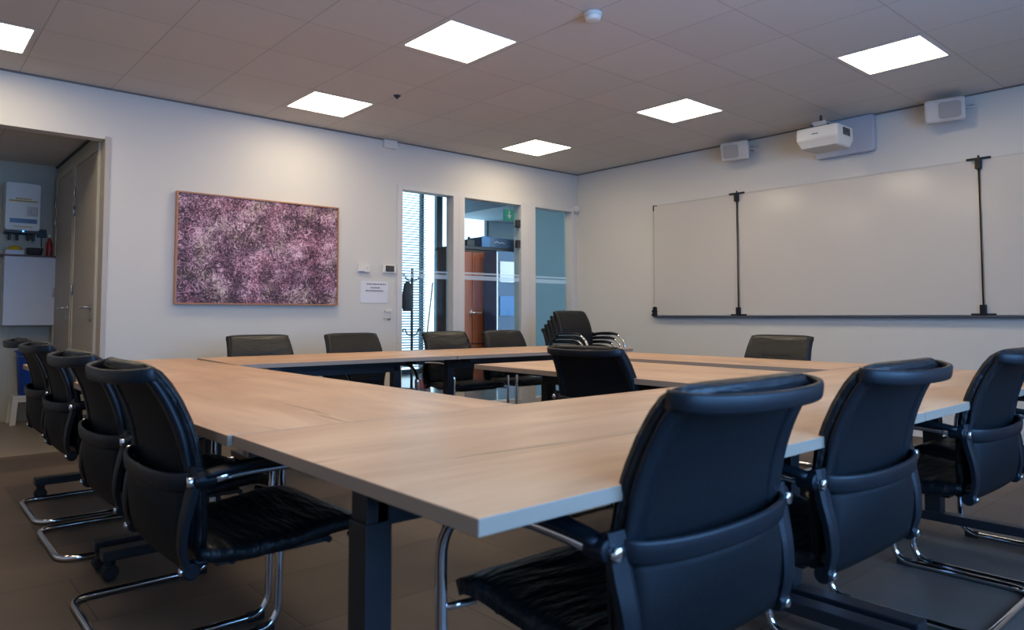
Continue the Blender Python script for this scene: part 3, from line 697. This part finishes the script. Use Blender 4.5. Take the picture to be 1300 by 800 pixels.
# ---------------------------------------------------------------- tables
TOPZ = 0.74; TH = 0.026
def table(label, cx, cy, L, W, rz, group, insets, short=False):
    """local X = length, local Y = width"""
    t = thing('conference_table', label, 'table', (cx, cy, 0), rz, group)
    bm = nb(); box(bm, -L/2+0.001, L/2-0.001, -W/2, W/2, TOPZ-TH, TOPZ)
    for f in bm.faces: f.material_index = 0 if abs(f.normal.z) > 0.5 else 1
    bm.normal_update()
    for f in bm.faces: f.material_index = 0 if f.normal.z > 0.5 else (1 if abs(f.normal.z) < 0.5 else 2)
    o = finish(bm, 'tabletop', wood, t, mats=[wood, edge_m, blk_metal]); 
    bv = o.modifiers.new('bevel', 'BEVEL'); bv.width = 0.0015; bv.segments = 2
    bm = nb(); box(bm, -L/2+insets[0], L/2-insets[1], -0.03, 0.03, TOPZ-TH-0.098, TOPZ-TH-0.015)
    for s in (-1, 1): box(bm, -L/2+0.14, L/2-0.14, s*(W/2-0.22)-0.015, s*(W/2-0.22)+0.015, TOPZ-TH-0.032, TOPZ-TH)
    finish(bm, 'frame', blk_metal, t)
    for k, x in enumerate((-L/2+insets[0], L/2-insets[1])):
        cut = short is True and k == 0
        if short == 'noleg' and k == 0: continue
        bm = nb(); box(bm, x-0.025, x+0.025, -0.030, 0.030, 0.30, TOPZ-TH-0.012); box(bm, x-0.035, x+0.035, -W/2+0.08, W/2-0.08, TOPZ-TH-0.03, TOPZ-TH)
        lg = finish(bm, 'leg', blk_metal, t, bevel=0.003)
        bm = nb(); box(bm, x-0.029, x+0.029, -0.034, 0.034, 0.115, 0.625); finish(bm, 'sleeve', blk_metal, lg, bevel=0.003)
        bm = nb(); box(bm, x-0.035, x+0.035, -0.05 if cut else -W/2+0.045, W/2-0.045, 0.078, 0.118); finish(bm, 'foot_bar', blk_metal, lg, bevel=0.004)
        for s in ((1,) if cut else (-1, 1)):
            yy = s*(W/2-0.075)
            bm = nb(); cyl(bm, (x-0.015, yy, 0.03), (1, 0, 0), 0.03, 0.018, 18); cyl(bm, (x+0.015, yy, 0.03), (1, 0, 0), 0.03, 0.018, 18)
            cyl(bm, (x, yy, 0.055), (0, 0, 1), 0.02, 0.06, 10); cyl(bm, (x, yy, 0.03), (1, 0, 0), 0.008, 0.04, 8)
            finish(bm, 'caster', rubber, lg, smooth=False)
    return t
G = 'oak conference tables set in a square'
# near row (runs along X)
table('near oak table with its corner pointing at the viewer', -5.128, -5.015, 1.644, 0.925, 0, G, (0.10, 0.05), short=True)
table('near-row oak table at right, under the second and third dark chairs', -3.355, -5.015, 1.90, 0.925, 0, G, (0.06, 0.485))
# left row (runs along Y)
table('left-row oak table nearer the viewer, beside the first left chairs', -5.51, -3.798, 1.50, 0.90, PI/2, G, (0.15, 0.055), short='noleg')
table('left-row oak table farther away, running toward the painting', -5.51, -2.145, 1.80, 0.90, PI/2, G, (0.09, 0.22))
# far row
fa = math.radians(-3.5)
c0 = Vector((-5.028, -1.70, 0)); dx = Vector((math.cos(fa), math.sin(fa), 0))
table('far-row oak table at left, before the two chairs under the painting', *(c0+dx*0.755)[:2], 1.50, 0.86, fa, G, (0.25, 0.25))
table('far-row oak table at right, in front of the glass door', *(c0+dx*2.40)[:2], 1.78, 0.86, fa, G, (0.2, 0.25))
# inner table and east row
table('inner oak table standing alone inside the square, before the single chair', -3.60, -3.775, 1.52, 0.88, PI/2+math.radians(-2), G, (0.22, 0.15))
table('east-row oak table along the whiteboard wall', -2.60, -3.645, 1.80, 0.62, PI/2, G, (0.2, 0.2))

# ---------------------------------------------------------------- chairs
def yb(z):   # front surface profile of the backrest (forward = +Y)
    return interp([(0.42, 0.030), (0.52, 0.034), (0.62, 0.026), (0.70, 0.014), (0.76, -0.002), (0.82, -0.028), (0.86, -0.052), (0.905, -0.088)], z)
def hwid(z): return interp([(0.42, 0.225), (0.60, 0.245), (0.75, 0.238), (0.905, 0.224)], z)
def make_chair(label):
    t = thing('conference_chair', label, 'chair')
    # backrest cushion
    bm = nb()
    def f(u, v):
        z = 0.455+(v+1)/2*0.450
        w = hwid(z); c = 0.018*(1-u*u)
        edge = 1.0
        zz = z-0.012*(abs(u)**6)*(1 if v > 0.9 else 0)
        return (u*w*edge, yb(z)-0.016-c, zz)
    pillow(bm, f, 18, 20, 0.034, 22, nrm=-1)
    br = finish(bm, 'backrest', leather, t, smooth=True)
    bm = nb()
    def fs(u, v):
        z = 0.47+(v+1)/2*0.42
        return (u*(hwid(z)-0.012), yb(z)-0.036-0.018*(1-u*u), z)
    pillow(bm, fs, 12, 14, 0.006, 20, nrm=-1); finish(bm, 'back_shell', mesh_b, t, smooth=True)
    # piping line around the cushion
    bm = nb(); pth = []
    for i in range(13): z = 0.47+(0.894-0.47)*i/12; pth.append((-hwid(z)-0.001, yb(z)-0.016, z))
    for i in range(1, 12): u = -1+2*i/12; pth.append((u*hwid(0.90), yb(0.90)-0.016-0.018*(1-u*u), 0.904))
    for i in range(13): z = 0.894-(0.894-0.47)*i/12; pth.append((hwid(z)+0.001, yb(z)-0.016, z))
    tube(bm, pth, 0.0035, 6); finish(bm, 'piping', leather, br, smooth=True)
    # rear frame: rails, rear upright bands, top bow, middle bow
    bm = nb()
    flat = [(-0.009, -0.022), (0.006, -0.022), (0.012, -0.010), (0.012, 0.010), (0.006, 0.022), (-0.009, 0.022)]
    for s in (-1, 1):
        zz = (0.625, 0.68, 0.74, 0.80, 0.85, 0.885)
        path = catmull([(s*(hwid(z)-0.022), yb(z)-0.040, z) for z in zz], 4)
        sweep(bm, path, [(-0.024, -0.007), (0.020, -0.007), (0.025, 0.0), (0.020, 0.007), (-0.024, 0.007)], up=Vector((0, 1, 0)))
    def bow(w, d, z0, zc, y0, hh, th, p):
        pts = []
        for i in range(29):
            a = PI*i/28; c, s_ = math.cos(a), math.sin(a)
            x = -w*(abs(c)**(2/p))*(1 if c > 0 else -1); k = abs(s_)**(2/p)
            pts.append((x, y0-d*k, z0+(zc-z0)*k))
        n = 12; prof = [(th*math.copysign(abs(math.cos(2*PI*i/n))**0.6, math.cos(2*PI*i/n)), hh*math.copysign(abs(math.sin(2*PI*i/n))**0.6, math.sin(2*PI*i/n))) for i in range(n)]
        sweep(bm, pts, prof)
    bow(0.225, 0.080, 0.886, 0.876, yb(0.87)-0.034, 0.017, 0.007, 2.3)
    bow(0.246, 0.060, 0.636, 0.628, -0.014, 0.021, 0.007, 2.1)
    fr = finish(bm, 'back_frame', black_pl, t, smooth=True)
    for s in (-1, 1):
        bm = nb()
        path = catmull([(s*0.256, -0.010, 0.668), (s*0.256, -0.022, 0.60), (s*0.252, -0.034, 0.54), (s*0.248, -0.036, 0.48), (s*0.247, -0.022, 0.430)], 5)
        n = len(path); sc = [1.08-0.34*i/(n-1) for i in range(n)]
        sweep(bm, path, [(-0.024, -0.006), (-0.012, -0.010), (0.012, -0.010), (0.024, -0.006), (0.024, 0.010), (-0.024, 0.010)], up=Vector((0, 1, 0)), scale=sc)
        cyl(bm, (s*0.247, -0.016, 0.430), (1, 0, 0), 0.020, 0.036, 14); cyl(bm, (s*0.225, 0.006, 0.436), (0, 1, 0), 0.010, 0.05, 8)
        cyl(bm, (s*0.281, 0.004, 0.641), (0, 1, 0), 0.0185, 0.045, 14)
        rl = finish(bm, 'side_rail', black_pl, t, smooth=False, bevel=0.003)
        bm = nb(); cyl(bm, (s*0.272, -0.026, 0.637), (0, 1, 0), 0.013, 0.018, 14)
        finish(bm, 'bolt', chrome, rl, smooth=True)
        bm = nb(); cyl(bm, (s*0.247, -0.036, 0.430), (0, 1, 0), 0.009, 0.010, 12)
        finish(bm, 'pivot_screw', chrome, rl, smooth=True)
    # lower back panel
    bm = nb()
    def g(u, v):
        z = 0.425+(v+1)/2*0.195; k = (v+1)/2
        return (u*0.240, -0.018-0.046*(1-abs(u)**2.0)*(k**1.2)-0.008*(1-u*u)-0.014*math.sin(PI*k), z)
    pillow(bm, g, 14, 8, 0.008, 20); finish(bm, 'lower_back_panel', mesh_b, t, smooth=True)
    # seat
    bm = nb()
    def sfn(u, v):
        y = 0.010+(v+1)/2*0.445
        z = interp([(0.0, 0.455), (0.06, 0.444), (0.14, 0.438), (0.24, 0.444), (0.34, 0.458), (0.40, 0.460), (0.44, 0.450), (0.46, 0.436)], y)
        w = interp([(0.0, 0.232), (0.3, 0.245), (0.42, 0.243), (0.46, 0.228)], y)
        return (u*w, y, z-0.010*(1-u*u)*(1 if y < 0.35 else 0.4))
    pillow(bm, sfn, 18, 20, 0.054, 9); finish(bm, 'seat', leather, t, smooth=True)
    bm = nb(); box(bm, -0.20, 0.20, 0.06, 0.36, 0.410, 0.422)
    for y in (0.10, 0.36): tube(bm, [(-0.20, y, 0.414), (0.20, y, 0.414)], 0.009, 8)
    finish(bm, 'seat_frame', blk_metal, t)
    # chrome tube base in one run: arm, front upright, floor runner, closed at the rear
    bm = nb()
    s = 1; X = 0.286
    half = [(X, -0.012, 0.640), (X, 0.11, 0.650), (X, 0.34, 0.652), (X, 0.436, 0.570), (X, 0.430, 0.014), (X, -0.055, 0.014)]
    P_ = [Vector(p) for p in half]+[Vector((-p[0], p[1], p[2])) for p in reversed(half)]
    rr = [0, 0.05, 0.12, 0.12, 0.075, 0.085, 0.085, 0.075, 0.12, 0.12, 0.05, 0]
    tube(bm, fillet(P_, rr, 7), 0.0125, 12)
    for sx in (-1, 1): tube(bm, [(sx*0.286, 0.434, 0.418), (sx*0.215, 0.41, 0.424)], 0.008, 8)
    bs = finish(bm, 'tube_frame', chrome, t, smooth=True)
    for sx in (-1, 1):
        bm = nb(); box(bm, sx*X-0.011, sx*X+0.011, 0.36, 0.415, 0.0, 0.03); vs = [v for v in bm.verts if v.co.z > 0.02 and v.co.y > 0.4]
        finish(bm, 'glide', rubber, bs, bevel=0.003)
        bm = nb()
        XP = X-0.004
        path = catmull([(sx*XP, 0.0, 0.652), (sx*XP, 0.10, 0.664), (sx*XP, 0.20, 0.668), (sx*XP, 0.28, 0.664), (sx*XP, 0.345, 0.650)], 4)
        n = len(path); sweep(bm, path, [(-0.021, -0.009), (0.021, -0.009), (0.027, 0.0), (0.021, 0.008), (-0.021, 0.008), (-0.027, 0.0)], scale=[0.75+0.25*math.sin(PI*min(1, (i+1)/(n))) for i in range(n)])
        finish(bm, 'armrest', black_pl, t, smooth=True)
    return t
GC = {'N': 'chairs along the near table row', 'L': 'chairs along the left table row', 'F': 'chairs along the far table row', 'S': 'stacked chairs by the corner'}
E, Wd, Nn, So = -PI/2, PI/2, 0.0, PI     # rotation so that local +Y faces east, west, north, south
ch = make_chair('nearest black chair, its blue-lit back fills the lower right centre')
ch.location = (-5.405, -5.465, 0); ch['group'] = GC['N']
spots = [(-4.69, -5.46, 0, Nn, 'second dark chair on the near row, just right of the nearest chair', 'N'),
 (-3.685, -5.455, 0, Nn, 'third near-row chair, its back cut by the right frame edge', 'N'),
 (-3.06, -5.515, 0, Nn, 'fourth near-row chair, hidden behind the third, mostly out of frame', 'N'),
 (-6.005, -4.245, 0, E, 'large left chair closest to the viewer with wrinkled black seat showing', 'L'),
 (-5.99, -3.555, 0, E, 'second left-row chair, directly behind the closest left chair', 'L'),
 (-5.945, -2.49, 0, E, 'third left-row chair, between the second and the farthest one', 'L'),
 (-5.93, -1.80, 0, E, 'farthest left-row chair, beside the blue bucket, its bow sticking out left', 'L'),
 (-4.50, -1.15, 0, So, 'far-row chair under the left half of the painting', 'F'),
 (-3.74, -1.15, 0, So, 'far-row chair below the paper notices', 'F'),
 (-2.82, -1.15, 0, So, 'far-row chair in front of the left glass panel', 'F'),
 (-2.15, -1.15, 0, So, 'far-row chair in front of the glass door', 'F'),
 (-1.90, -3.69, 0, Wd, 'lone chair at the whiteboard wall behind the east table', None),
 (-4.02, -3.965, 0, E, 'lone black chair inside the square, its back turned to the viewer', None)]
stackn = ['bottom chair of the stack by the corner', 'second chair from the bottom of the corner stack', 'middle chair of the stack by the corner', 'second chair from the top of the corner stack', 'top chair of the corner stack, its chrome arms in full view']
for x, y, z, rz, lab, g in spots:
    c = dup(ch, (x, y, z), rz, lab)
    if g in ('F', None): c.scale = (1, 1, 0.968)
    if g: c['group'] = GC[g]
    elif 'group' in c: del c['group']
for k in range(5):
    c = dup(ch, (-0.96, -0.70-0.046*k, 0.046*k), So, stackn[k]); c['group'] = GC['S']; c.scale = (1, 1, 0.975)
